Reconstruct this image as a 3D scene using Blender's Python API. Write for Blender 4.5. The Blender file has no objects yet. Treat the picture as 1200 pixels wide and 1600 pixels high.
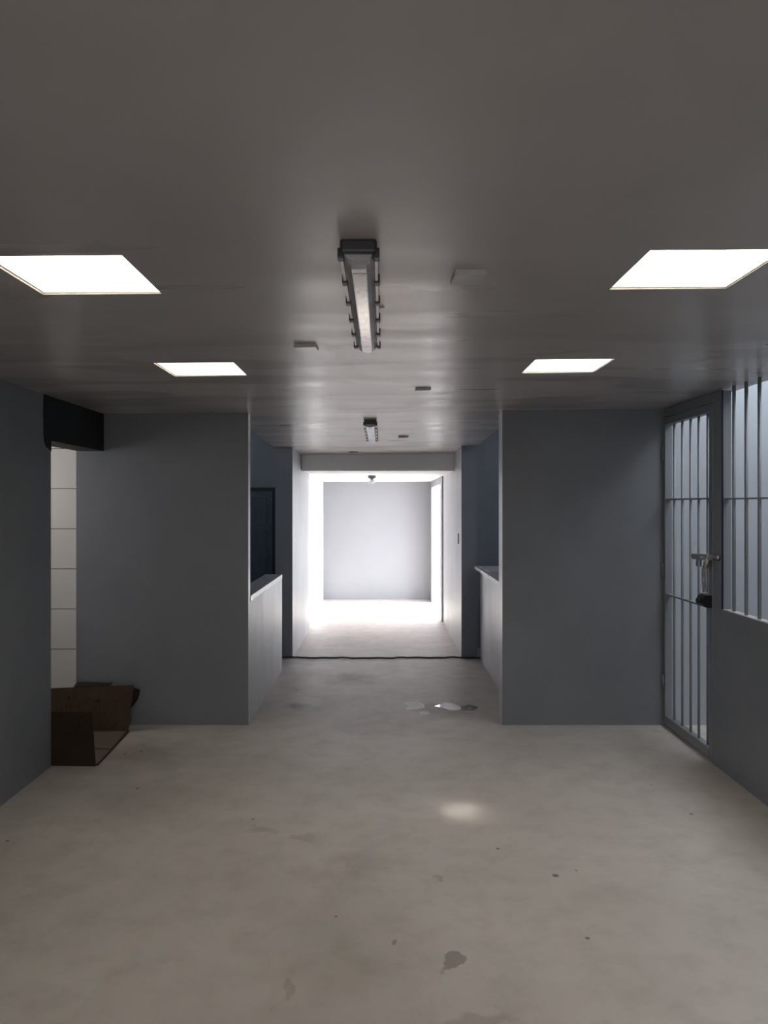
import bpy, bmesh, math, random
from mathutils import Vector, Matrix
random.seed(7)
scene = bpy.context.scene
COL = scene.collection

# ------------------------------------------------------------------ camera, sky, sun, exposure
F, CX, CY, CAMZ = 1200.0, 598.0, 790.0, 1.70
cam_d = bpy.data.cameras.new('camera')
cam_d.sensor_fit = 'HORIZONTAL'
cam_d.sensor_width = 36.0
cam_d.lens = 36.0 * F / 1200.0
cam_d.shift_x = (600 - CX) / 1200.0
cam_d.shift_y = -(800 - CY) / 1200.0
cam_d.clip_start = 0.05
cam = bpy.data.objects.new('camera', cam_d)
cam.location = (0, 0, CAMZ)
cam.rotation_euler = (math.radians(90), 0, 0)
COL.objects.link(cam)
scene.camera = cam

SKY = 14.0            # overcast sky outside the street door
SUN = 27.0
PANE_SKYLIGHT = 20.0  # frosted skylight covers, left pair
PANE_SKYLIGHT_RIGHT = 25.0   # brighter right pair
PANE_COURT = 5.5     # glowing panel in place of open sky over the side passage
PANE_BATH = 6.0
PANE_KITCHEN = 2.6   # bluish window behind the left counter, and the added store window
PANE_ENTRY = 2.2     # glazed entrance behind the camera
world = bpy.data.worlds.new('sky')
scene.world = world
world.use_nodes = True
bg = world.node_tree.nodes['Background']
bg.inputs[0].default_value = (0.90, 0.94, 1.0, 1)
bg.inputs[1].default_value = SKY
sun_d = bpy.data.lights.new('sun', 'SUN')
sun_d.energy = SUN
sun_d.angle = math.radians(4)
sun_d.color = (1.0, 0.97, 0.93)
sun = bpy.data.objects.new('sun', sun_d)
sun.rotation_euler = Vector((-0.80, 0.02, -0.62)).to_track_quat('-Z', 'Y').to_euler()
sun.location = (6, 12, 6)
COL.objects.link(sun)
scene.view_settings.view_transform = 'Standard'
scene.view_settings.look = 'None'
scene.view_settings.exposure = 0.0
scene.view_settings.gamma = 1.0
scene.view_settings.use_curve_mapping = False
scene.cycles.max_bounces = 16
scene.cycles.diffuse_bounces = 10
scene.cycles.glossy_bounces = 6
scene.cycles.sample_clamp_indirect = 6.0
scene.cycles.use_denoising = True
scene.cycles.caustics_reflective = False
scene.cycles.caustics_refractive = False

# ------------------------------------------------------------------ helpers
def lin(c):
    return tuple(((v / 255) / 12.92 if v / 255 <= .04045 else ((v / 255 + .055) / 1.055) ** 2.4) for v in c)

class NT:
    def __init__(s, name):
        s.m = bpy.data.materials.new(name)
        s.m.use_nodes = True
        s.t = s.m.node_tree
        s.b = s.t.nodes['Principled BSDF']
        s.tc = s.t.nodes.new('ShaderNodeTexCoord')
    def n(s, typ, **kw):
        x = s.t.nodes.new(typ)
        for k, v in kw.items():
            setattr(x, k, v)
        return x
    def l(s, a, b):
        s.t.links.new(a, b)
    def mapping(s, scale=(1, 1, 1), loc=(0, 0, 0)):
        mp = s.n('ShaderNodeMapping')
        mp.inputs['Scale'].default_value = scale
        mp.inputs['Location'].default_value = loc
        s.l(s.tc.outputs['Object'], mp.inputs['Vector'])
        return mp.outputs[0]
    def noise(s, vec, scale, detail=4, rough=.55):
        x = s.n('ShaderNodeTexNoise')
        x.inputs['Scale'].default_value = scale
        x.inputs['Detail'].default_value = detail
        x.inputs['Roughness'].default_value = rough
        s.l(vec, x.inputs['Vector'])
        return x.outputs[0]
    def ramp(s, fac, a, b, lo=0.0, hi=1.0):
        x = s.n('ShaderNodeMapRange')
        x.inputs[1].default_value = a
        x.inputs[2].default_value = b
        x.inputs[3].default_value = lo
        x.inputs[4].default_value = hi
        s.l(fac, x.inputs[0])
        return x.outputs[0]
    def mix(s, fac, a, b):
        x = s.n('ShaderNodeMix', data_type='RGBA')
        for sock, v in ((x.inputs[0], fac), (x.inputs[6], a), (x.inputs[7], b)):
            if hasattr(v, 'links'):
                s.l(v, sock)
            elif isinstance(v, (int, float)):
                sock.default_value = v
            else:
                sock.default_value = (*v, 1)
        return x.outputs[2]
    def math(s, op, a, b):
        x = s.n('ShaderNodeMath', operation=op)
        for sock, v in ((x.inputs[0], a), (x.inputs[1], b)):
            if hasattr(v, 'links'):
                s.l(v, sock)
            else:
                sock.default_value = v
        return x.outputs[0]
    def bump(s, h, strength, dist=.01):
        x = s.n('ShaderNodeBump')
        x.inputs['Strength'].default_value = strength
        x.inputs['Distance'].default_value = dist
        s.l(h, x.inputs['Height'])
        s.l(x.outputs[0], s.b.inputs['Normal'])
    def set(s, **kw):
        for k, v in kw.items():
            k = k.replace('_', ' ')
            if hasattr(v, 'links'):
                s.l(v, s.b.inputs[k])
            else:
                s.b.inputs[k].default_value = (*v, 1) if isinstance(v, tuple) else v
        return s

def plain(name, col, rough=.5, metal=0.0, spec=.5, var=.08, nscale=9, bump=0.0):
    m = NT(name)
    v = m.mapping()
    f = m.noise(v, nscale)
    m.set(Base_Color=m.mix(m.ramp(f, .3, .7), tuple(c * (1 - var) for c in col), tuple(min(1, c * (1 + var)) for c in col)),
          Roughness=rough, Metallic=metal, Specular_IOR_Level=spec)
    if bump:
        m.bump(m.noise(v, nscale * 6, 3), bump, .004)
    return m.m

def paint(name, col, rough, var=.06, streak=(1, 1, 1), bump=.15, bscale=3.0, spec=.5, bdist=.006):
    """brushed enamel paint: slow colour change and a wavy gloss"""
    m = NT(name)
    v = m.mapping()
    vs = m.mapping(streak)
    f = m.noise(v, 1.7, 5)
    g = m.noise(vs, 4.0, 4)
    c = m.mix(m.ramp(f, .35, .65), tuple(x * (1 - var) for x in col), tuple(min(1, x * (1 + var)) for x in col))
    m.set(Base_Color=c, Roughness=m.ramp(g, .3, .7, rough * .85, rough * 1.2), Specular_IOR_Level=spec)
    m.bump(m.noise(vs, bscale, 4), bump, bdist)
    return m.m

def emit(name, col, strength):
    m = NT(name)
    f = m.noise(m.mapping(), 3)
    m.set(Base_Color=(.8, .8, .8), Emission_Color=m.mix(m.ramp(f, .3, .7), tuple(c * .97 for c in col), col), Emission_Strength=strength)
    return m.m

def new_bm():
    return bmesh.new()

def box(bm, a, b, bevel=0.0, rot=None, piv=None, seg=2):
    x0, y0, z0 = (min(a[i], b[i]) for i in range(3))
    x1, y1, z1 = (max(a[i], b[i]) for i in range(3))
    vs = [bm.verts.new(p) for p in ((x0, y0, z0), (x1, y0, z0), (x1, y1, z0), (x0, y1, z0), (x0, y0, z1), (x1, y0, z1), (x1, y1, z1), (x0, y1, z1))]
    fs = [bm.faces.new([vs[i] for i in q]) for q in ((0, 3, 2, 1), (4, 5, 6, 7), (0, 1, 5, 4), (1, 2, 6, 5), (2, 3, 7, 6), (3, 0, 4, 7))]
    if rot is not None:
        piv = piv or ((x0 + x1) / 2, (y0 + y1) / 2, (z0 + z1) / 2)
        bmesh.ops.rotate(bm, verts=vs, cent=piv, matrix=rot)
    if bevel:
        es = list({e for f in fs for e in f.edges})
        bmesh.ops.bevel(bm, geom=es, offset=bevel, segments=seg, affect='EDGES', profile=.5)
    return bm

def tube(bm, pts, r, n=10, cap=True):
    pts = [Vector(p) for p in pts]
    rs = r if isinstance(r, (list, tuple)) else [r] * len(pts)
    rings, up = [], None
    for i, p in enumerate(pts):
        d = (pts[min(i + 1, len(pts) - 1)] - pts[max(i - 1, 0)]).normalized()
        if up is None:
            up = Vector((0, 0, 1)) if abs(d.z) < .9 else Vector((1, 0, 0))
        s = d.cross(up).normalized()
        up = s.cross(d).normalized()
        rings.append([bm.verts.new(p + (s * math.cos(2 * math.pi * k / n) + up * math.sin(2 * math.pi * k / n)) * rs[i]) for k in range(n)])
    for a, b in zip(rings, rings[1:]):
        for k in range(n):
            bm.faces.new((a[k], a[(k + 1) % n], b[(k + 1) % n], b[k])).smooth = True
    if cap:
        bm.faces.new(list(reversed(rings[0])))
        bm.faces.new(rings[-1])
    return bm

def prism(bm, pts, vec):
    """polygon pts extruded by vec"""
    vec = Vector(vec)
    a = [bm.verts.new(p) for p in pts]
    b = [bm.verts.new(Vector(p) + vec) for p in pts]
    bm.faces.new(list(reversed(a)))
    bm.faces.new(b)
    n = len(a)
    for i in range(n):
        bm.faces.new((a[i], a[(i + 1) % n], b[(i + 1) % n], b[i]))
    return bm

def lathe(bm, prof, c, n=24):
    rings = []
    for r, z in prof:
        rings.append([bm.verts.new((c[0] + r * math.cos(2 * math.pi * k / n), c[1] + r * math.sin(2 * math.pi * k / n), c[2] + z)) for k in range(n)])
    for a, b in zip(rings, rings[1:]):
        for k in range(n):
            bm.faces.new((a[k], a[(k + 1) % n], b[(k + 1) % n], b[k])).smooth = True
    bm.faces.new(list(reversed(rings[0])))
    bm.faces.new(rings[-1])
    return bm

def world_loc(o):
    return Vector(o.location) + (world_loc(o.parent) if o.parent else Vector((0, 0, 0)))

def obj(name, bm, mat, parent=None, origin=None, label=None, slots=None):
    """bm is in world coordinates; linked as ONE mesh object"""
    me = bpy.data.meshes.new(name)
    o = bpy.data.objects.new(name, me)
    COL.objects.link(o)
    off = Vector((0, 0, 0))
    if parent:
        o.parent = parent
        off = world_loc(parent)
    elif origin:
        o.location = origin
        off = Vector(origin)
    bmesh.ops.recalc_face_normals(bm, faces=bm.faces)
    bmesh.ops.translate(bm, verts=bm.verts, vec=-off)
    bm.to_mesh(me)
    bm.free()
    me.materials.append(mat)
    for s in slots or ():
        me.materials.append(s)
    if label:
        o['label'] = label
    return o

def tag(o, label, cat, group=None, kind=None):
    o['label'] = label
    o['category'] = cat
    if group:
        o['group'] = group
    if kind:
        o['kind'] = kind
    return o

def thing(name, loc, label, cat, group=None):
    o = bpy.data.objects.new(name, None)
    o.empty_display_size = .1
    o.location = loc
    COL.objects.link(o)
    return tag(o, label, cat, group)

def copy_thing(o, loc, label=None, parent=None):
    c = o.copy()
    COL.objects.link(c)
    if parent:
        c.parent = parent
    else:
        c.location = loc
        if label:
            c['label'] = label
    for ch in [x for x in COL.objects if x.parent == o]:
        copy_thing(ch, None, None, c)
    return c

def struct(name, bm, mat, slots=None, parent=None):
    o = obj(name, bm, mat, parent, slots=slots)
    if not parent:
        o['kind'] = 'structure'
    return o

def floor_pt(x, y, z=0.0):
    d = F * (CAMZ - z) / (y - CY)
    return Vector(((x - CX) / F * d, d, z))

# ------------------------------------------------------------------ materials
BLUE = (.182, .192, .214)
M = {}
M['wall'] = paint('wall_paint_blue_grey', BLUE, .42, var=.05, bump=.12, spec=.45)
M['pale'] = paint('wall_paint_pale_gloss', (.40, .404, .42), .42, var=.05, streak=(1, 1, .35), bump=.35, bscale=2.2, spec=.5)
M['passage'] = paint('wall_paint_passage', (.33, .355, .385), .5, var=.03)  # paint lightened in place of stronger light from above
M['far'] = paint('wall_paint_far', (.215, .22, .238), .5, var=.02)
M['beam'] = paint('beam_paint_white', (.86, .85, .85), .5, var=.02)
M['white'] = paint('wall_paint_white', (.74, .745, .76), .5, var=.03)
M['shaft'] = paint('shaft_paint_cream', (.80, .78, .71), .6, var=.02)
M['black'] = plain('lintel_paint_black', (.004, .0045, .004), .7, var=.3)
M['steel'] = paint('gate_enamel_grey', (.165, .18, .195), .38, var=.08, bump=.1, bscale=8)
M['bar'] = paint('bar_enamel_grey', (.21, .225, .24), .32, var=.08, bump=.1, bscale=8)
M['zinc'] = plain('zinc_plated_steel', (.42, .42, .41), .38, metal=.85, var=.15, nscale=40)
M['lock'] = plain('lock_black', (.006, .006, .007), .35, var=.3, nscale=40)
M['dark'] = plain('slot_dark', (.01, .01, .012), .6, var=.2)
M['card'] = None
M['lamp_dark'] = plain('lamp_housing_grey', (.03, .031, .033), .45, var=.15, nscale=20)
M['lamp_rim'] = plain('lamp_rim_white', (.78, .78, .78), .35, var=.05)
M['lamp_grey'] = plain('lampholder_grey', (.13, .13, .135), .5)
M['cord'] = plain('rubber_black', (.012, .011, .011), .55, var=.2, nscale=20)
M['cover'] = paint('cover_paint', (.44, .42, .41), .3, var=.1, bump=.2, bscale=9)
M['door'] = plain('door_enamel_dark', (.07, .085, .11), .3, var=.15)
M['paper'] = plain('paper_grey', (.5, .5, .52), .6, var=.05, nscale=4)
M['pane_sky'] = emit('skylight_cover_glow', (1, .985, .93), PANE_SKYLIGHT)
M['pane_sky_right'] = emit('skylight_cover_glow_clean', (1, .985, .95), PANE_SKYLIGHT_RIGHT)
M['pane_court'] = emit('court_roof_glow', (.90, .95, 1), PANE_COURT)
M['pane_bath'] = emit('bath_pane_glow', (1, .96, .92), PANE_BATH)
M['pane_kitchen'] = emit('kitchen_pane_glow', (.62, .78, 1), PANE_KITCHEN)
M['pane_entry'] = emit('entry_glass_glow', (1, .97, .94), PANE_ENTRY)

def mat_ceiling():
    m = NT('ceiling_enamel')
    v = m.mapping()
    vs = m.mapping((.35, 2.2, 1))       # trowel marks run across the room
    f = m.noise(v, 1.1, 5)
    band = m.noise(m.mapping((.42, 1.5, 1), (3, 0, 0)), 2.6, 1.5, .4)
    sep = m.n('ShaderNodeSeparateXYZ')
    m.l(v, sep.inputs[0])
    mask = m.ramp(sep.outputs[1], 2.9, 3.9)
    c = m.mix(m.ramp(f, .35, .65), (.42, .395, .385), (.47, .445, .435))
    c = m.mix(m.math('MULTIPLY', mask, m.ramp(band, .50, .515, 0, .8)), c, (.30, .288, .285))
    m.set(Base_Color=c, Roughness=m.ramp(m.noise(vs, 2.0, 2), .3, .7, .27, .38), Specular_IOR_Level=.45)
    m.bump(m.math('MULTIPLY', m.noise(vs, 1.5, 2, .4), m.ramp(mask, 0, 1, .35, 1)), .38, .012)
    return m.m
M['ceiling'] = mat_ceiling()

def mat_floor():
    m = NT('cement_floor')
    v = m.mapping()
    f1 = m.noise(v, .9, 6, .6)
    f2 = m.noise(v, 5.5, 6, .65)
    f3 = m.noise(m.mapping((1, 1, 1), (5, 2, 0)), 60, 3)
    c = m.mix(m.ramp(f1, .3, .7), (.43, .383, .350), (.54, .486, .448))
    c = m.mix(m.ramp(f2, .45, .72, 0, .5), c, (.34, .30, .27))
    c = m.mix(m.ramp(f3, .72, .80, 0, .5), c, (.2, .17, .15))
    # stains with a shape of their own: (px, py, width, depth, strength, colour)
    wob = m.n('ShaderNodeTexNoise')
    wob.inputs['Scale'].default_value = 7.0
    wob.inputs['Detail'].default_value = 5
    m.l(v, wob.inputs['Vector'])
    sub = m.n('ShaderNodeVectorMath', operation='SUBTRACT')
    m.l(wob.outputs[1], sub.inputs[0])
    sub.inputs[1].default_value = (.5, .5, .5)
    sc = m.n('ShaderNodeVectorMath', operation='SCALE')
    m.l(sub.outputs[0], sc.inputs[0])
    sc.inputs['Scale'].default_value = .32
    add = m.n('ShaderNodeVectorMath', operation='ADD')
    m.l(v, add.inputs[0])
    m.l(sc.outputs[0], add.inputs[1])
    stains = [(705, 1502, .05, .055, .62, (.12, .10, .09), .25), (613, 1468, .022, .03, .6, (.13, .11, .09), .3),
              (445, 1545, .03, .09, .35, (.16, .14, .11), .5), (560, 1360, .18, .26, .45, (.20, .175, .15), .9),
              (670, 1370, .03, .03, .45, (.2, .17, .15), .4), (548, 1060, .34, .34, .85, (.16, .135, .12), .8),
              (470, 1105, .18, .18, .7, (.18, .15, .14), .8), (455, 1035, .30, .25, .30, (.22, .2, .19), .9),
              (200, 1180, .55, .45, .75, (.17, .14, .12), .95), (240, 1260, .5, .4, .25, (.2, .17, .15), .95),
              (600, 1130, .7, .40, .4, (.22, .18, .165), .95), (530, 1500, .38, .55, .38, (.25, .22, .17), .95),
              (692, 1107, .30, .30, .8, (.19, .15, .135), .45), (732, 1106, .055, .075, .95, (.035, .03, .027), .2),
              (480, 1310, .06, .06, .35, (.2, .17, .15), .6), (410, 1300, .10, .06, .35, (.2, .17, .15), .6),
              (1020, 1225, .03, .03, .5, (.16, .14, .13), .4), (740, 1590, .2, .05, .35, (.17, .14, .12), .6)]
    for px, py, rx, ry, st, col, soft in stains:
        p = floor_pt(px, py)
        d = m.n('ShaderNodeVectorMath', operation='SUBTRACT')
        m.l(add.outputs[0], d.inputs[0])
        d.inputs[1].default_value = (p.x, p.y, 0)
        e = m.n('ShaderNodeVectorMath', operation='MULTIPLY')
        m.l(d.outputs[0], e.inputs[0])
        e.inputs[1].default_value = (1 / rx, 1 / ry, 0)
        ln = m.n('ShaderNodeVectorMath', operation='LENGTH')
        m.l(e.outputs[0], ln.inputs[0])
        c = m.mix(m.ramp(ln.outputs['Value'], 1.0, 1.0 - soft, 0, st), c, col)
    # a few hard specks of dirt
    for px, py, r in ((215, 1232, .012), (778, 1326, .012), (525, 1432, .008), (918, 1466, .012), (1080, 1272, .014), (12, 1314, .012),
                      (195, 1178, .014), (220, 1174, .016), (463, 1078, .02), (900, 1360, .008), (395, 1280, .01), (868, 1368, .02)):
        p = floor_pt(px, py)
        d = m.n('ShaderNodeVectorMath', operation='DISTANCE')
        m.l(v, d.inputs[0])
        d.inputs[1].default_value = (p.x, p.y, 0)
        c = m.mix(m.ramp(d.outputs['Value'], r, r * .5, 0, .85), c, (.05, .04, .035))
    m.set(Base_Color=c, Roughness=m.ramp(f2, .3, .7, .42, .55), Specular_IOR_Level=.45)
    m.bump(m.math('ADD', f2, m.math('MULTIPLY', f1, 2.0)), .12, .01)
    return m.m
M['floor'] = mat_floor()

def mat_tile():
    m = NT('white_tile')
    s = m.n('ShaderNodeSeparateXYZ')
    m.l(m.tc.outputs['Object'], s.inputs[0])
    z = m.math('DIVIDE', m.math('ADD', s.outputs[2], .1640 + .334 * 4), .334)
    fr = m.math('FRACT', z, 0)
    g = m.math('MAXIMUM', m.math('LESS_THAN', fr, .012), m.math('GREATER_THAN', fr, .994))
    f = m.noise(m.mapping(), 1.5)
    c = m.mix(m.ramp(f, .3, .7), (.60, .575, .55), (.66, .635, .61))
    m.set(Base_Color=m.mix(g, c, (.10, .09, .085)), Roughness=.25)
    return m.m
M['tile'] = mat_tile()

def mat_card_shaded(k=1.0):
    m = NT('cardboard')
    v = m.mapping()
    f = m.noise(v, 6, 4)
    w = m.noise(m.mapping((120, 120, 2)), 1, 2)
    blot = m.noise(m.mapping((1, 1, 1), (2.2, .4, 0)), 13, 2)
    c = m.mix(m.ramp(f, .3, .7), (.030 * k, .019 * k, .013 * k), (.043 * k, .028 * k, .019 * k))  # brown cardboard darkened, its shade is put into the colour
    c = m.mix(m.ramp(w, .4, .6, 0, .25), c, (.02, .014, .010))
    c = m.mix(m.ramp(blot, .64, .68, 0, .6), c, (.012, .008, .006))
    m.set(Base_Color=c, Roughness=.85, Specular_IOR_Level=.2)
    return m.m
M['card'] = mat_card_shaded()
M['card_back'] = mat_card_shaded(1.9)  # less shaded copy for the back panel
M['card_in'] = plain('cardboard_inside', (.115, .088, .07), .85, spec=.2)

def mat_diffuser():
    m = NT('lamp_diffuser_dusty')
    v = m.mapping()
    f = m.noise(v, 9, 5, .7)
    m.set(Base_Color=m.mix(m.ramp(f, .4, .65), (.36, .36, .365), (.47, .47, .475)), Roughness=.22, Specular_IOR_Level=.6)
    return m.m
M['diffuser'] = mat_diffuser()

def mat_strip():
    m = NT('lamp_lens_stained')
    v = m.mapping()
    f = m.noise(m.mapping((1.3, .8, 1), (1.3, .2, 0)), 16, 4, .65)
    f2 = m.noise(v, 3, 3)
    c = m.mix(m.ramp(f2, .35, .65), (.36, .36, .36), (.5, .5, .5))
    c = m.mix(m.ramp(f, .53, .57, 0, .85), c, (.15, .15, .15))
    m.set(Base_Color=c, Roughness=.12, Specular_IOR_Level=.7)
    return m.m
M['strip'] = mat_strip()

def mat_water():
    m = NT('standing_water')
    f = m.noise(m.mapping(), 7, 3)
    m.set(Base_Color=m.mix(m.ramp(f, .3, .7), (.66, .65, .64), (.72, .71, .70)), Roughness=.04, IOR=1.6, Specular_IOR_Level=.6)  # pale base adds reflected brightness to the water colour
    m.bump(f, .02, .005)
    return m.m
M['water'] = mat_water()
M['residue'] = plain('chalky_residue', (.80, .785, .76), .45, var=.06, nscale=25)

# ------------------------------------------------------------------ setting
def ceil_z(x, y):
    z = 2.430 + .0092 * x
    if y > 5.95:
        z -= (y - 5.95) * .095 / 3.55
    return z

XL, XR = -2.16, 2.175
YF = 5.95           # the facing walls either side of the corridor
YB = -2.3           # behind the camera

bm = new_bm()
box(bm, (-3.8, YB - .2, -.12), (3.6, 14.3, 0))
struct('floor', bm, M['floor'])

# ceiling slab with four square skylight holes
SKYL = [(-1.152, -.748, 2.22, 2.635), (-1.167, -.760, 3.90, 4.30), (.772, 1.172, 2.215, 2.61), (.775, 1.172, 3.86, 4.25)]
XS = sorted({-2.36, -1.16, -.755, -.1, .773, 1.172, 2.31})
bm = new_bm()
def slab_cell(bm, x0, x1, y0, y1, th=.14):
    v = []
    for dz in (0, th):
        for x, y in ((x0, y0), (x1, y0), (x1, y1), (x0, y1)):
            v.append(bm.verts.new((x, y, ceil_z(x, y) + dz)))
    for q in ((0, 1, 2, 3), (7, 6, 5, 4), (0, 4, 5, 1), (1, 5, 6, 2), (2, 6, 7, 3), (3, 7, 4, 0)):
        bm.faces.new([v[i] for i in q])
ys = [YB - .1, 2.218, 2.62, 3.88, 4.275, YF, ]
xs = [-2.36, -1.158, -.754, .773, 1.172, 2.31]
for i in range(len(xs) - 1):
    for j in range(len(ys) - 1):
        if i in (1, 3) and j in (1, 3):
            continue
        slab_cell(bm, xs[i], xs[i + 1], ys[j], ys[j + 1])
slab_cell(bm, -1.215, 1.06, YF, 9.7)
bmesh.ops.remove_doubles(bm, verts=bm.verts, dist=.0005)
inner = [f for f in bm.faces if all(any(g is not f and {v.index for v in g.verts} == {v.index for v in f.verts} for g in e.link_faces) for e in f.edges)]
struct('ceiling', bm, M['ceiling'])

# skylights: plastered shaft and glowing frosted cover
n = 0
for xa, xb in ((xs[1], xs[2]), (xs[3], xs[4])):
    for ya, yb in ((ys[1], ys[2]), (ys[3], ys[4])):
        n += 1
        zc, zt = 2.55, 2.86
        bm = new_bm()
        for a, b in (((xa - .05, ya - .05), (xa, yb + .05)), ((xb, ya - .05), (xb + .05, yb + .05)), ((xa, ya - .05), (xb, ya)), ((xa, yb), (xb, yb + .05))):
            box(bm, (*a, zc), (*b, zt))
        # plaster lining down through the slab
        for a, b in (((xa, ya), (xa + .004, yb)), ((xb - .004, ya), (xb, yb)), ((xa + .004, ya), (xb - .004, ya + .004)), ((xa + .004, yb - .004), (xb - .004, yb))):
            box(bm, (*a, ceil_z((xa + xb) / 2, 0) + .006), (*b, zc + .02))
        w = struct('window_%d' % n, bm, M['shaft'])
        bm = new_bm()
        box(bm, (xa - .05, ya - .05, zt), (xb + .05, yb + .05, zt + .02))
        struct('skylight_cover', bm, M['pane_sky'] if xa < 0 else M['pane_sky_right'], parent=w)

# --- main room walls
bm = new_bm()
box(bm, (XL - .2, YB, 0), (XL, 5.0, 2.43))
struct('wall_left', bm, M['wall'])
bm = new_bm()
box(bm, (XL - .2, 5.0, 2.122), (XL, YF, 2.415))
pts = [(XL + .004, 4.89 + .003, 2.42), (XL + .004, 4.885, 2.30), (XL + .004, 4.889, 2.15), (XL + .004, 4.90, 2.10), (XL + .004, 4.93, 2.075), (XL + .004, 4.96, 2.068),
       (XL + .004, 4.999, 2.055), (XL + .004, 5.0, 2.122), (XL + .004, 5.0, 2.415)]
prism(bm, pts, (-.006, 0, 0))
struct('trim_1', bm, M['black'])

def two_tone(name, a, b, front, sides, normal_axis=0):
    """a wall whose corridor faces carry the pale gloss paint"""
    bm = new_bm()
    box(bm, a, b)
    bm.normal_update()
    bmesh.ops.recalc_face_normals(bm, faces=bm.faces)
    o = struct(name, bm, front, slots=[sides])
    for p in o.data.polygons:
        if abs(p.normal.x) > .9:
            p.material_index = 1
    return o
two_tone('wall_front_left', (-2.375, YF, 0), (-1.041, YF + .085, 2.47), M['wall'], M['pale'])
two_tone('wall_front_right', (.927, YF, 0), (XR + .02, YF + .18, 2.50), M['wall'], M['pale'])

# right wall: parapet, pier beside the gate; the rest is open to the bars
bm = new_bm()
box(bm, (XR, YB, 0), (XR + .06, 4.925, 1.03))
box(bm, (XR, 4.925, 0), (XR + .06, 5.07, 2.44))
box(bm, (XR, YB, 1.03), (XR + .06, 1.4, 2.44))
struct('wall_right', bm, M['wall'])
bm = new_bm()
box(bm, (XR + .003, 1.4, 1.03), (XR + .057, 4.922, 1.036))
struct('trim_2', bm, M['cover'])

# room end behind the camera with its glazed entrance
bm = new_bm()
box(bm, (XL - .2, YB - .15, 0), (-1.5, YB, 2.45))
box(bm, (1.5, YB - .15, 0), (XR + .2, YB, 2.45))
box(bm, (-1.5, YB - .15, 2.1), (1.5, YB, 2.45))
struct('wall_back', bm, M['wall'])
bm = new_bm()
for x in (-1.5, -.53, .47, 1.44):
    box(bm, (x, YB - .1, 0), (x + .06, YB - .04, 2.1))
box(bm, (-1.44, YB - .1, 2.04), (1.44, YB - .04, 2.1))
wo = struct('window_5', bm, M['steel'])
bm = new_bm()
box(bm, (-1.49, YB - .13, 0.02), (1.49, YB - .115, 2.1))
struct('pane', bm, M['pane_entry'], parent=wo)

# --- washroom behind the left doorway
bm = new_bm()
box(bm, (-3.7, 6.4, 0), (-2.3, 6.5, 2.5))
struct('wall_washroom_tiled', bm, M['tile'])
bm = new_bm()
box(bm, (-3.72, 3.4, 0), (-3.62, 6.5, 1.5))
box(bm, (-3.72, 3.4, 2.3), (-3.62, 6.5, 2.5))
box(bm, (-3.72, 3.4, 1.5), (-3.62, 4.6, 2.3))
box(bm, (-3.72, 5.9, 1.5), (-3.62, 6.5, 2.3))
box(bm, (-3.62, 3.4, 0), (-2.36, 3.5, 2.5))
struct('wall_washroom_left', bm, M['white'])
bm = new_bm()
for a, b in (((4.6, 1.5), (5.9, 1.55)), ((4.6, 2.25), (5.9, 2.3)), ((4.6, 1.55), (4.65, 2.25)), ((5.85, 1.55), (5.9, 2.25)), ((5.23, 1.55), (5.27, 2.25))):
    box(bm, (-3.7, a[0], a[1]), (-3.65, b[0], b[1]))
wo = struct('window_6', bm, M['steel'])
bm = new_bm()
box(bm, (-3.70, 4.62, 1.52), (-3.69, 5.88, 2.28))
struct('pane', bm, M['pane_bath'], parent=wo)
bm = new_bm()
box(bm, (-3.7, 3.4, 2.45), (-2.362, 6.5, 2.55))
struct('ceiling_washroom', bm, M['white'])

# --- side passage behind the bars, closed by an added glowing panel for the open sky
bm = new_bm()
box(bm, (XR + .021, YF + .002, 0), (3.5, YF + .12, 3.3))
struct('wall_passage_end', bm, M['passage'])
bm = new_bm()
box(bm, (3.4, YB, 0), (3.5, YF + .1, 3.3))
struct('wall_passage_right', bm, M['passage'])
bm = new_bm()
box(bm, (XR + .13, YB - .1, 0), (3.5, YB, 3.3))
struct('wall_passage_back', bm, M['passage'])
bm = new_bm()
box(bm, (XR + .03, YB, 2.57), (XR + .13, YF + .12, 3.3))
struct('wall_passage_upper', bm, M['passage'])
bm = new_bm()
for y in (1.5, 3.0, 4.5):
    box(bm, (XR + .13, y, 3.22), (3.4, y + .05, 3.29))
box(bm, (XR + .1, YB, 3.3), (3.5, YF + .12, 3.34))  # added cover keeps the sun out of the light well
wo = struct('window_7', bm, M['steel'])
bm = new_bm()
box(bm, (XR + .13, 1.0, 3.275), (3.4, YF + .06, 3.295))
struct('pane', bm, M['pane_court'], parent=wo)

# --- corridor walls, service rooms behind the counters
two_tone('wall_corridor_left', (-1.20, 8.57, 0), (-1.007, 10.5, 2.36), M['wall'], M['pale'])
two_tone('wall_corridor_right', (.884, 8.62, 0), (1.06, 11.2, 2.38), M['wall'], M['pale'])
bm = new_bm()
box(bm, (-3.3, 9.6, 0), (-2.08, 9.7, 2.75))
box(bm, (-1.34, 9.6, 0), (-1.19, 9.7, 2.75))
box(bm, (-2.08, 9.6, 1.925), (-1.34, 9.7, 2.75))
struct('wall_kitchen_far', bm, M['wall'])
bm = new_bm()
box(bm, (-2.38, YF + .085, 0), (-2.30, 6.4, 2.75))
box(bm, (-3.4, 6.5, 0), (-3.3, 9.7, 1.2))
box(bm, (-3.4, 6.5, 2.2), (-3.3, 9.7, 2.75))
box(bm, (-3.4, 6.5, 1.2), (-3.3, 6.8, 2.2))
box(bm, (-3.4, 8.2, 1.2), (-3.3, 9.7, 2.2))
box(bm, (-2.3, YF + .02, 2.4), (-1.2, YF + .08, 2.75))
struct('wall_kitchen_left', bm, M['wall'])
bm = new_bm()
box(bm, (-3.4, YF, 2.75), (-1.2, 9.7, 2.85))
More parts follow.
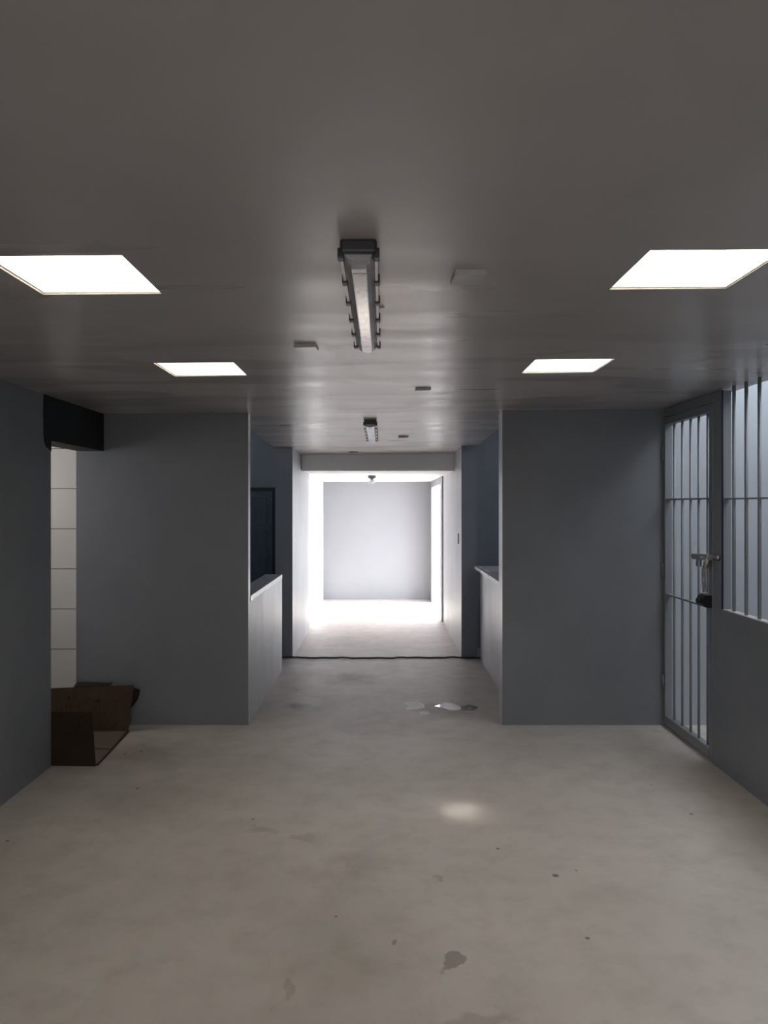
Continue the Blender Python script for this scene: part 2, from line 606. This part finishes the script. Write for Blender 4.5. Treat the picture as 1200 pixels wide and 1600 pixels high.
box(bm, (-1.25, YF + .1, 2.45), (-1.2, 9.65, 2.75))
struct('ceiling_kitchen', bm, M['white'])
bm = new_bm()
box(bm, (1.06, 9.2, 0), (3.2, 9.3, 2.75))
struct('wall_store_far', bm, M['wall'])
bm = new_bm()
box(bm, (3.1, YF + .18, 0), (3.2, 9.2, 1.2))
box(bm, (3.1, YF + .18, 2.2), (3.2, 9.2, 2.75))
box(bm, (3.1, YF + .18, 1.2), (3.2, 6.6, 2.2))
box(bm, (3.1, 8.0, 1.2), (3.2, 9.2, 2.2))
box(bm, (XR, YF + .121, 2.4), (3.2, YF + .18, 2.75))
box(bm, (XR + .02, YF + .12, 0), (3.2, YF + .18, 2.4))
struct('wall_store_right', bm, M['wall'])
bm = new_bm()
box(bm, (1.06, YF + .1, 2.75), (3.2, 9.3, 2.85))
box(bm, (1.05, YF + .18, 2.46), (1.11, 9.25, 2.75))
struct('ceiling_store', bm, M['white'])

bm = new_bm()
for a, b in (((6.8, 1.2), (8.2, 1.25)), ((6.8, 2.15), (8.2, 2.2)), ((6.8, 1.25), (6.85, 2.15)), ((8.15, 1.25), (8.2, 2.15)), ((7.48, 1.25), (7.52, 2.15))):
    box(bm, (-3.38, a[0], a[1]), (-3.32, b[0], b[1]))
wo = struct('window_8', bm, M['steel'])
bm = new_bm()
box(bm, (-3.39, 6.82, 1.22), (-3.37, 8.18, 2.18))
struct('pane', bm, M['pane_kitchen'], parent=wo)
bm = new_bm()
for a, b in (((6.6, 1.2), (8.0, 1.25)), ((6.6, 2.15), (8.0, 2.2)), ((6.6, 1.25), (6.65, 2.15)), ((7.95, 1.25), (8.0, 2.15)), ((7.28, 1.25), (7.32, 2.15))):
    box(bm, (3.12, a[0], a[1]), (3.18, b[0], b[1]))
wo = struct('window_9', bm, M['steel'])  # unseen window added to brighten the wall ends
bm = new_bm()
box(bm, (3.17, 6.62, 1.22), (3.19, 7.98, 2.18))
struct('pane', bm, M['pane_kitchen'], parent=wo)

# dark metal door at the far end of the kitchen
bm = new_bm()
box(bm, (-2.08, 9.59, 0), (-2.04, 9.66, 1.925))
box(bm, (-1.38, 9.59, 0), (-1.34, 9.66, 1.925))
box(bm, (-2.04, 9.59, 1.885), (-1.38, 9.66, 1.925))
d = struct('door_1', bm, M['dark'])
bm = new_bm()
box(bm, (-2.04, 9.615, .01), (-1.38, 9.645, 1.885))
for z0, z1 in ((.15, .75), (.85, 1.38), (1.46, 1.80)):
    box(bm, (-1.97, 9.605, z0), (-1.45, 9.62, z1), .006)
struct('door_leaf', bm, M['door'], parent=d)

# --- beam and bright room at the end of the corridor
bm = new_bm()
box(bm, (-1.0, 9.5, 2.13), (.884, 9.75, 2.42))
struct('trim_3', bm, M['beam'])
bm = new_bm()
box(bm, (-1.2, 9.75, 2.13), (1.1, 14.1, 2.3))
struct('ceiling_end_room', bm, M['white'])
bm = new_bm()
box(bm, (-1.3, 13.9, 0), (1.2, 14.05, 2.2))
struct('wall_end', bm, M['far'])
bm = new_bm()
box(bm, (-1.25, 10.5, 0), (-1.075, 13.9, 2.2))
struct('wall_end_room_left', bm, M['white'])
DY0, DY1, DZ = 11.35, 13.50, 2.02
bm = new_bm()
box(bm, (.865, 11.2, 0), (1.0, DY0, 2.2))
box(bm, (.865, DY1, 0), (1.0, 13.9, 2.2))
box(bm, (.865, DY0, DZ), (1.0, DY1, 2.2))
struct('wall_end_room_right', bm, M['far'])
bm = new_bm()
box(bm, (.855, DY1 - .05, 0), (.99, DY1, DZ), .004)
box(bm, (.855, DY0, 0), (.99, DY0 + .05, DZ), .004)
box(bm, (.855, DY0 + .05, DZ - .05), (.99, DY1 - .05, DZ), .004)
struct('door_2', bm, M['white'])

# ------------------------------------------------------------------ counters
c1 = thing('counter', (-1.13, 6.95, 0), 'half height service counter with flat narrow top on the left of the corridor', 'counter')
bm = new_bm()
box(bm, (-1.205, YF + .086, 0), (-1.041, 7.94, .945))
obj('counter_wall', bm, M['pale'], c1)
bm = new_bm()
box(bm, (-1.215, YF + .086, .945), (-1.038, 7.945, .99), .004)
obj('counter_top', bm, M['cover'], c1)
c2 = thing('counter', (1.12, 7.3, 0), 'half height service counter with thin ledge jutting out on the right of the corridor', 'counter')
bm = new_bm()
box(bm, (1.075, YF + .182, 0), (1.20, 8.46, .985))
obj('counter_wall', bm, M['pale'], c2)
bm = new_bm()
pts = [(1.01, YF + .182, 1.037), (1.01, YF + .182, 1.005), (1.075, YF + .182, .965), (1.40, YF + .182, .985), (1.40, YF + .182, 1.037)]
prism(bm, pts, (0, 8.46 - YF - .182, 0))
obj('counter_top', bm, M['cover'], c2)

bm = new_bm()
vs = []
prism(bm, [(1.06, 7.62, 1.0375), (1.36, 7.60, 1.0375), (1.36, 8.28, 1.0375), (1.04, 8.25, 1.0375)], (0, 0, .012))
pk = obj('tile_sheet', bm, M['paper'], origin=(1.2, 7.95, 1.0375))
tag(pk, 'thin pale grey sheet lying on the right hand counter ledge', 'sheet')

# ------------------------------------------------------------------ barred gate in the right wall
GY0, GY1 = 5.08, 5.935
gx = XR + .035
gate = thing('barred_gate', (gx, (GY0 + GY1) / 2, 0), 'tall grey steel barred gate with round bars and black lock, closed in the right wall', 'gate')
bm = new_bm()
zt = 2.375
box(bm, (XR - .005, 5.055, 0.02), (XR + .05, GY0 + .03, zt), .003)
box(bm, (XR - .005, GY1 - .03, 0.02), (XR + .05, GY1, zt), .003)
box(bm, (XR - .005, GY0 + .03, zt - .055), (XR + .05, GY1 - .03, zt), .003)
box(bm, (XR - .005, GY0 + .03, .02), (XR + .05, GY1 - .03, .085), .003)
obj('gate_frame', bm, M['steel'], gate)
bm = new_bm()
box(bm, (XR + .005, 5.055, zt + .008), (XR + .06, GY1 + .01, 2.445))
obj('gate_header', bm, M['steel'], gate)
for y in (5.787, 5.63, 5.478, 5.337, 5.19):
    bm = new_bm()
    tube(bm, ((XR + .022, y, .08), (XR + .022, y, zt - .05)), .0095, 12)
    obj('bar', bm, M['bar'], gate)
for z in (1.747, 1.018):
    bm = new_bm()
    box(bm, (XR + .004, GY0 + .03, z - .006), (XR + .04, GY1 - .03, z + .006), .001)
    obj('rail', bm, M['bar'], gate)
for z in (.35, 1.2, 2.1):
    bm = new_bm()
    tube(bm, ((XR - .008, GY1 - .003, z - .05), (XR - .008, GY1 - .003, z + .05)), .011, 10)
    obj('hinge', bm, M['steel'], gate)

def gate_pt(px, py, off=0.0):
    """a point on the room face of the gate"""
    xx = XR - off
    d = xx * F / (px - CX)
    return Vector((xx, d, CAMZ + (CY - py) / F * d))
# sliding bolt
bm = new_bm()
a, b = gate_pt(1083.5, 869, .012), gate_pt(1112, 871, .012)
tube(bm, (a, a.lerp(b, .02), b), (.016, .021, .021), 14)
bolt = obj('bolt', bm, M['zinc'], gate, label='zinc plated sliding bolt across the gate edge')
bm = new_bm()
p = gate_pt(1087, 872, .02)
q = gate_pt(1105, 890, .02)
box(bm, (p.x, p.y, p.z), (p.x + .02, gate_pt(1097, 872).y, p.z - .055), .003)
obj('bolt_plate', bm, M['zinc'], bolt)
bm = new_bm()
c = gate_pt(1091, 879.5, .024)
tube(bm, ((c.x, c.y, c.z), (c.x + .006, c.y, c.z)), .007, 12)
obj('rivet', bm, M['lamp_rim'], bolt)
bm = new_bm()
cl = [gate_pt(1104, 868, .022), gate_pt(1105, 876, .03), gate_pt(1103, 884, .03), gate_pt(1099.5, 890, .024), gate_pt(1099.5, 905, .02), gate_pt(1100.5, 925, .02)]
tube(bm, cl, (.015, .021, .019, .014, .014, .011), 12)
obj('bolt_handle', bm, M['zinc'], bolt)
bm = new_bm()
p, q = gate_pt(1109, 866, .012), gate_pt(1122, 876, .012)
box(bm, (p.x, p.y, p.z), (p.x + .012, q.y, q.z), .003)
obj('keeper_plate', bm, M['lock'], gate)
bm = new_bm()
p, q = gate_pt(1110, 868.5, .02), gate_pt(1121, 873.5, .02)
box(bm, (p.x, p.y, p.z + .012), (p.x + .02, q.y, q.z - .004), .006)
obj('keeper', bm, M['zinc'], gate)
# black rim lock
lk0, lk1 = gate_pt(1095, 925, 0), gate_pt(1110, 949, 0)
bm = new_bm()
zm = (lk0.z + lk1.z) / 2
hh = (lk0.z - lk1.z) / 2
LW, LY = .070, 5.06
pts = []
for t in range(15):
    an = math.pi / 2 + math.pi * t / 14
    pts.append((XR - LW * .42 + LW * .58 * math.cos(an), LY, zm + hh * math.sin(an)))
pts += [(XR + .012, LY, zm - hh), (XR + .012, LY, zm + hh)]
prism(bm, pts, (0, .10, 0))
bmesh.ops.bevel(bm, geom=[e for e in bm.edges if abs(e.verts[0].co.y - e.verts[1].co.y) < 1e-5], offset=.004, segments=2, affect='EDGES')
lock = obj('rim_lock', bm, M['lock'], gate, label='black rim lock with rounded back')
bm = new_bm()
tube(bm, ((XR - LW - .016, LY + .05, zm), (XR - LW + .02, LY + .05, zm)), .019, 16)
obj('lock_cylinder', bm, M['lock'], lock)
bm = new_bm()
box(bm, (XR - .045, LY, zm + hh), (XR + .002, LY + .10, zm + hh + .006))
obj('lock_bracket', bm, M['zinc'], lock)

# ------------------------------------------------------------------ barred opening over the parapet
grx = XR + .03
gr = thing('window_grille', (grx, 3.2, 1.036), 'row of grey round steel bars standing on the parapet beside the gate', 'grille')
y = 4.82
while y > 1.5:
    bm = new_bm()
    tube(bm, ((grx, y, 1.03), (grx, y, 2.45)), .011, 12)
    obj('bar', bm, M['bar'], gr)
    y -= .163
bm = new_bm()
box(bm, (grx - .018, 1.42, 1.738), (grx + .018, 4.92, 1.748), .001)
obj('rail', bm, M['bar'], gr)
bm = new_bm()
box(bm, (XR - .002, 4.917, 1.036), (XR + .006, 4.926, 2.44))
obj('grille_frame', bm, M['lock'], gr, label='dark edge strip of the bars against the pier')

# ------------------------------------------------------------------ batten lights
def batten(loc, rx, label):
    x0, y0, z0 = loc
    L, W, H = 1.27, .102, .062
    t = thing('batten_light', loc, label, 'ceiling light', 'batten lights along the ceiling')
    def P(x, y, z):
        return (x0 + x, y0 + y, z0 + z)
    bm = new_bm()
    box(bm, P(-W / 2 + .005, .02, -.028), P(W / 2 - .005, L - .02, .004), .004)
    obj('housing', bm, M['lamp_dark'], t)
    bm = new_bm()
    for s in (-1, 1):
        box(bm, P(s * (W / 2 - .007), .03, -.040), P(s * (W / 2 + .002), L - .03, -.027), .001)
    obj('rim', bm, M['lamp_rim'], t, label='white rim under the clips')
    for ya, yb in ((0, .045), (L - .045, L)):
        bm = new_bm()
        box(bm, P(-W / 2, ya, -.036), P(W / 2, yb, .003), .008)
        obj('end_cap', bm, M['lamp_dark'], t)
    # faceted dusty diffuser: two sloping sides, rounded ends
    bm = new_bm()
    prof = [(-W / 2 + .006, -.034), (-.033, -.056), (-.021, -H), (.021, -H), (.033, -.056), (W / 2 - .006, -.034)]
    rings = []
    for yy, k, zz in ((.02, .9, .6), (.04, .97, .93), (.07, 1, 1), (L - .07, 1, 1), (L - .03, .95, .93), (L - .015, .8, .6)):
        rings.append([bm.verts.new(P(px * k, yy, -.034 + (pz + .034) * zz)) for px, pz in prof])
    for a, b in zip(rings, rings[1:]):
        for i in range(len(prof) - 1):
            bm.faces.new((a[i], a[i + 1], b[i + 1], b[i]))
        bm.faces.new((a[-1], a[0], b[0], b[-1]))
    bm.faces.new(rings[0])
    bm.faces.new(list(reversed(rings[-1])))
    df = obj('diffuser', bm, M['diffuser'], t)
    bm = new_bm()
    box(bm, P(-.019, .11, -H - .0015), P(.019, L - .02, -H + .002), .0007)
    obj('lens_strip', bm, M['strip'], df, label='glossy stained strip along the middle')
    for s in (-1, 1):
        for k in range(6):
            yy = .035 + k * (L - .07) / 5
            bm = new_bm()
            box(bm, P(s * (W / 2 - .010), yy - .020, -.046), P(s * (W / 2 + .007), yy + .020, -.018), .003)
            obj('clip', bm, M['lamp_dark'], t)
    t.rotation_euler = (rx, 0, 0)
    return t
batten((-.067, 2.10, ceil_z(-.067, 2.1)), 0, 'long grey batten light with dark clips on the ceiling between the nearer skylights')
b2 = copy_thing([o for o in COL.objects if o.name == 'batten_light'][0], (-.105, 6.40, ceil_z(-.105, 6.40)), 'small far batten light on the corridor ceiling in front of the beam')
b2.rotation_euler = (-math.atan(.095 / 3.55), 0, 0)

# lampholder with bulb in the end room
lh = thing('ceiling_lamp', (-.155, 11.0, 2.13), 'small round white lampholder with bulb on the end room ceiling behind the beam', 'ceiling light')
bm = new_bm()
lathe(bm, ((.056, 0), (.058, -.030), (.05, -.04), (.03, -.044), (.028, -.055), (.012, -.058)), (-.155, 11.0, 2.13), 24)
obj('lampholder', bm, M['lamp_grey'], lh)
bm = new_bm()
lathe(bm, ((.013, -.056), (.02, -.062), (.036, -.075), (.04, -.09), (.034, -.106), (.012, -.115)), (-.155, 11.0, 2.13), 24)
obj('bulb', bm, M['lamp_rim'], lh)

# ------------------------------------------------------------------ ceiling cover plates
def cover(px, py0, py1, w, depth, label, rz=0.0, th=.018):
    d = .72 * F / (CY - py1)
    for _ in range(4):
        x = (px - CX) / F * d
        d = (ceil_z(x, d) - CAMZ) * F / (CY - py1)
    x = (px - CX) / F * d
    z = ceil_z(x, d)
    bm = new_bm()
    # shallow lid with a lip, one edge hanging slightly lower
    t = th
    pts = [(x - w / 2, d - depth, z - t * 1.0), (x + w / 2, d - depth, z - t * .8), (x + w / 2, d, z - t * .55), (x - w / 2, d, z - t * .7)]
    lo = [bm.verts.new(p) for p in pts]
    up = [bm.verts.new((p[0], p[1], z + .003)) for p in pts]
    bm.faces.new(list(reversed(lo)))
    bm.faces.new(up)
    for i in range(4):
        bm.faces.new((lo[i], lo[(i + 1) % 4], up[(i + 1) % 4], up[i]))
    bmesh.ops.rotate(bm, verts=bm.verts, cent=(x, d, z), matrix=Matrix.Rotation(rz, 3, 'Z'))
    bmesh.ops.bevel(bm, geom=list(bm.edges), offset=.002, segments=2, affect='EDGES')
    o = obj('junction_cover', bm, M['cover'], origin=(x, d, z))
    tag(o, label, 'cover plate', 'junction box covers on the ceiling')
    return o
cover(727, 417, 440, .098, .13, 'largest square junction cover on the ceiling, between the long batten and the right skylights', .02)
cover(481, 533, 545, .10, .11, 'small square junction cover on the ceiling to the left of the long batten', -.03)
cover(660, 603, 610, .095, .11, 'small junction cover on the ceiling midway between the two battens', 0)
cover(630, 679, 683, .10, .11, 'thin junction cover on the ceiling beside the small far batten', 0)
cover(553, 704, 706.5, .10, .10, 'farthest thin junction cover on the ceiling just before the beam', 0)
cover(593, 478, 486, .035, .07, 'tiny painted patch plate on the ceiling touching the long batten edge', 0, .008)

# ------------------------------------------------------------------ switch box on the corridor wall
sb = thing('switch_box', (.884, 8.93, 1.25), 'narrow dark open switch box in the pale right corridor wall', 'switch')
bm = new_bm()
y0, y1, z0, z1 = 8.90, 8.985, 1.255, 1.375
for a, b in (((y0, z0), (y1, z0 + .006)), ((y0, z1 - .006), (y1, z1)), ((y0, z0 + .006), (y0 + .006, z1 - .006)), ((y1 - .006, z0 + .006), (y1, z1 - .006))):
    box(bm, (.878, *a), (.884, *b))
obj('box_rim', bm, M['dark'], sb)
bm = new_bm()
box(bm, (.881, y0 + .006, z0 + .006), (.885, y1 - .006, z1 - .006))
obj('box_back', bm, M['dark'], sb)

# ------------------------------------------------------------------ cord across the threshold
bm = new_bm()
pts = []
for i in range(60):
    t = i / 59
    x = -1.14 + t * 2.25
    pts.append((x, 8.54 + .012 * math.sin(9 * t + 1) + .010 * math.sin(31 * t) + .006 * math.sin(67 * t), .0085 + .004 * (math.sin(24 * t) > .8)))
tube(bm, pts, .009, 8)
cd = obj('power_cord', bm, M['cord'], origin=(0, 8.54, 0))
tag(cd, 'thin black cord lying across the floor from wall to wall of the corridor', 'cord')

# ------------------------------------------------------------------ water puddles
def puddle(pix, label):
    pts = [floor_pt(*p, .0) for p in pix]
    # smooth the outline
    for _ in range(2):
        q = []
        for a, b in zip(pts, pts[1:] + pts[:1]):
            q += [a.lerp(b, .25), a.lerp(b, .75)]
        pts = q
    c = sum(pts, Vector()) / len(pts)
    bm = new_bm()
    r0 = [bm.verts.new((p.x, p.y, .0003)) for p in pts]
    r1 = [bm.verts.new((c.x + (p.x - c.x) * .96, c.y + (p.y - c.y) * .96, .0022)) for p in pts]
    n = len(pts)
    for i in range(n):
        bm.faces.new((r0[i], r0[(i + 1) % n], r1[(i + 1) % n], r1[i])).smooth = True
    bm.faces.new(r1)
    bm.faces.new(list(reversed(r0)))
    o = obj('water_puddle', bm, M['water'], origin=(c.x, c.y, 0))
    if 'bright' in label:
        return tag(o, label, 'puddle', 'puddles on the corridor floor')
    bm = new_bm()
    a = [bm.verts.new((c.x + (p.x - c.x) * 1.05, c.y + (p.y - c.y) * 1.05, .0004)) for p in pts]
    b = [bm.verts.new((c.x + (p.x - c.x) * .97, c.y + (p.y - c.y) * .97, .0024)) for p in pts]
    d = [bm.verts.new((c.x + (p.x - c.x) * .84, c.y + (p.y - c.y) * .84, .0021)) for p in pts]
    for i in range(n):
        j = (i + 1) % n
        bm.faces.new((a[i], a[j], b[j], b[i]))
        bm.faces.new((b[i], b[j], d[j], d[i]))
    obj('dried_rim', bm, M['residue'], o, label='pale dried edge')
    return tag(o, label, 'puddle', 'puddles on the corridor floor')
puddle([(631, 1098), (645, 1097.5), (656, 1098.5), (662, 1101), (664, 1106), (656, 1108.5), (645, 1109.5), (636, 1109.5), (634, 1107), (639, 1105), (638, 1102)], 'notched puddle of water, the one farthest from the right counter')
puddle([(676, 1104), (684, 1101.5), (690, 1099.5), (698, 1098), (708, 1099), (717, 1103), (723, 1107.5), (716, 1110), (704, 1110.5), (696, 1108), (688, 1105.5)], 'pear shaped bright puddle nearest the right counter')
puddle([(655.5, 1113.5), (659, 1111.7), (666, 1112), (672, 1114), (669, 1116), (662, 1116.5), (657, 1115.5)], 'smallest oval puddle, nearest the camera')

# ------------------------------------------------------------------ opened cardboard box in the doorway
cb = thing('cardboard_box', (-2.15, 5.4, 0), 'opened brown cardboard box standing in the doorway against the left wall', 'box')
def panel(name, quad, th, label=None, mat='card'):
    bm = new_bm()
    a, b, c, d = (Vector(p) for p in quad)
    nrm = (b - a).cross(d - a).normalized()
    n = 8
    g = []
    for i in range(n + 1):
        row = []
        for j in range(n + 1):
            p = a.lerp(b, i / n).lerp(d.lerp(c, i / n), j / n)
            p = p + nrm * (.006 * math.sin(3.1 * i / n + 1.3 * j / n) * (j / n))
            row.append(p)
        g.append(row)
    for s in (0, 1):
        for i in range(n + 1):
            for j in range(n + 1):
                bm.verts.new(g[i][j] + nrm * th * s)
    bm.verts.ensure_lookup_table()
    def V(s, i, j):
        return bm.verts[s * (n + 1) ** 2 + i * (n + 1) + j]
    for i in range(n):
        for j in range(n):
            bm.faces.new((V(0, i, j), V(0, i, j + 1), V(0, i + 1, j + 1), V(0, i + 1, j)))
            bm.faces.new((V(1, i, j), V(1, i + 1, j), V(1, i + 1, j + 1), V(1, i, j + 1)))
    for i in range(n):
        for j, fl in ((0, 0), (n, 1)):
            bm.faces.new((V(0, i, j), V(0, i + 1, j), V(1, i + 1, j), V(1, i, j)))
            bm.faces.new((V(0, j, i), V(0, j, i + 1), V(1, j, i + 1), V(1, j, i)))
    return obj(name, bm, M[mat], cb, label=label)
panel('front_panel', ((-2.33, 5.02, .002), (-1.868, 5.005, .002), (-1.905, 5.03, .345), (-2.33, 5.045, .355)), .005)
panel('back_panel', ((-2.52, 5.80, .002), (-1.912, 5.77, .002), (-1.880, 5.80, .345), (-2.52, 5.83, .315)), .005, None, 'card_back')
for ya, yb, xa, xb in ((5.03, 5.34, -1.868, -1.884), (5.35, 5.765, -1.884, -1.915)):
    bm = new_bm()
    prism(bm, [(-2.34, ya, .001), (xa, ya, .001), (xb, yb, .001), (-2.34, yb, .001)], (0, 0, .006))
    obj('bottom_flap', bm, M['card_in'], cb)
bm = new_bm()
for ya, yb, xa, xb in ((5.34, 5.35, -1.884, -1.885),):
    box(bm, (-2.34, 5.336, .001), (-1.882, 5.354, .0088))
prism(bm, [(-1.872, 5.02, .001), (-1.862, 5.02, .001), (-1.907, 5.77, .001), (-1.917, 5.77, .001)], (0, 0, .0088))  # dark strip drawn for the shadow gap beside the flaps
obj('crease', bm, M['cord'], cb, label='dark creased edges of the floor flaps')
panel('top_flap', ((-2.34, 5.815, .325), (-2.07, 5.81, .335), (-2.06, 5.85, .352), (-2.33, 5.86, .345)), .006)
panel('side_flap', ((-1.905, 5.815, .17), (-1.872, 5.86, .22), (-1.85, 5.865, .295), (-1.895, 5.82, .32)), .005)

# ------------------------------------------------------------------ sunbeam through a skylight
def beam(name, src, dst, e, deg, blend):
    ld = bpy.data.lights.new(name, 'SPOT')
    ld.energy = e
    ld.spot_size = math.radians(deg)
    ld.spot_blend = blend
    ld.shadow_soft_size = .05
    ld.color = (1, .97, .90)
    o = bpy.data.objects.new(name, ld)
    o.location = src
    o.rotation_euler = (Vector(dst) - Vector(src)).to_track_quat('-Z', 'Y').to_euler()
    COL.objects.link(o)
beam('sunbeam', (.82, 4.10, 2.62), (.42, 4.28, 0), 190, 6, 1.0)
beam('sunbeam_halo', (.82, 4.10, 2.62), (.42, 4.28, 0), 65, 11.5, 1.0)
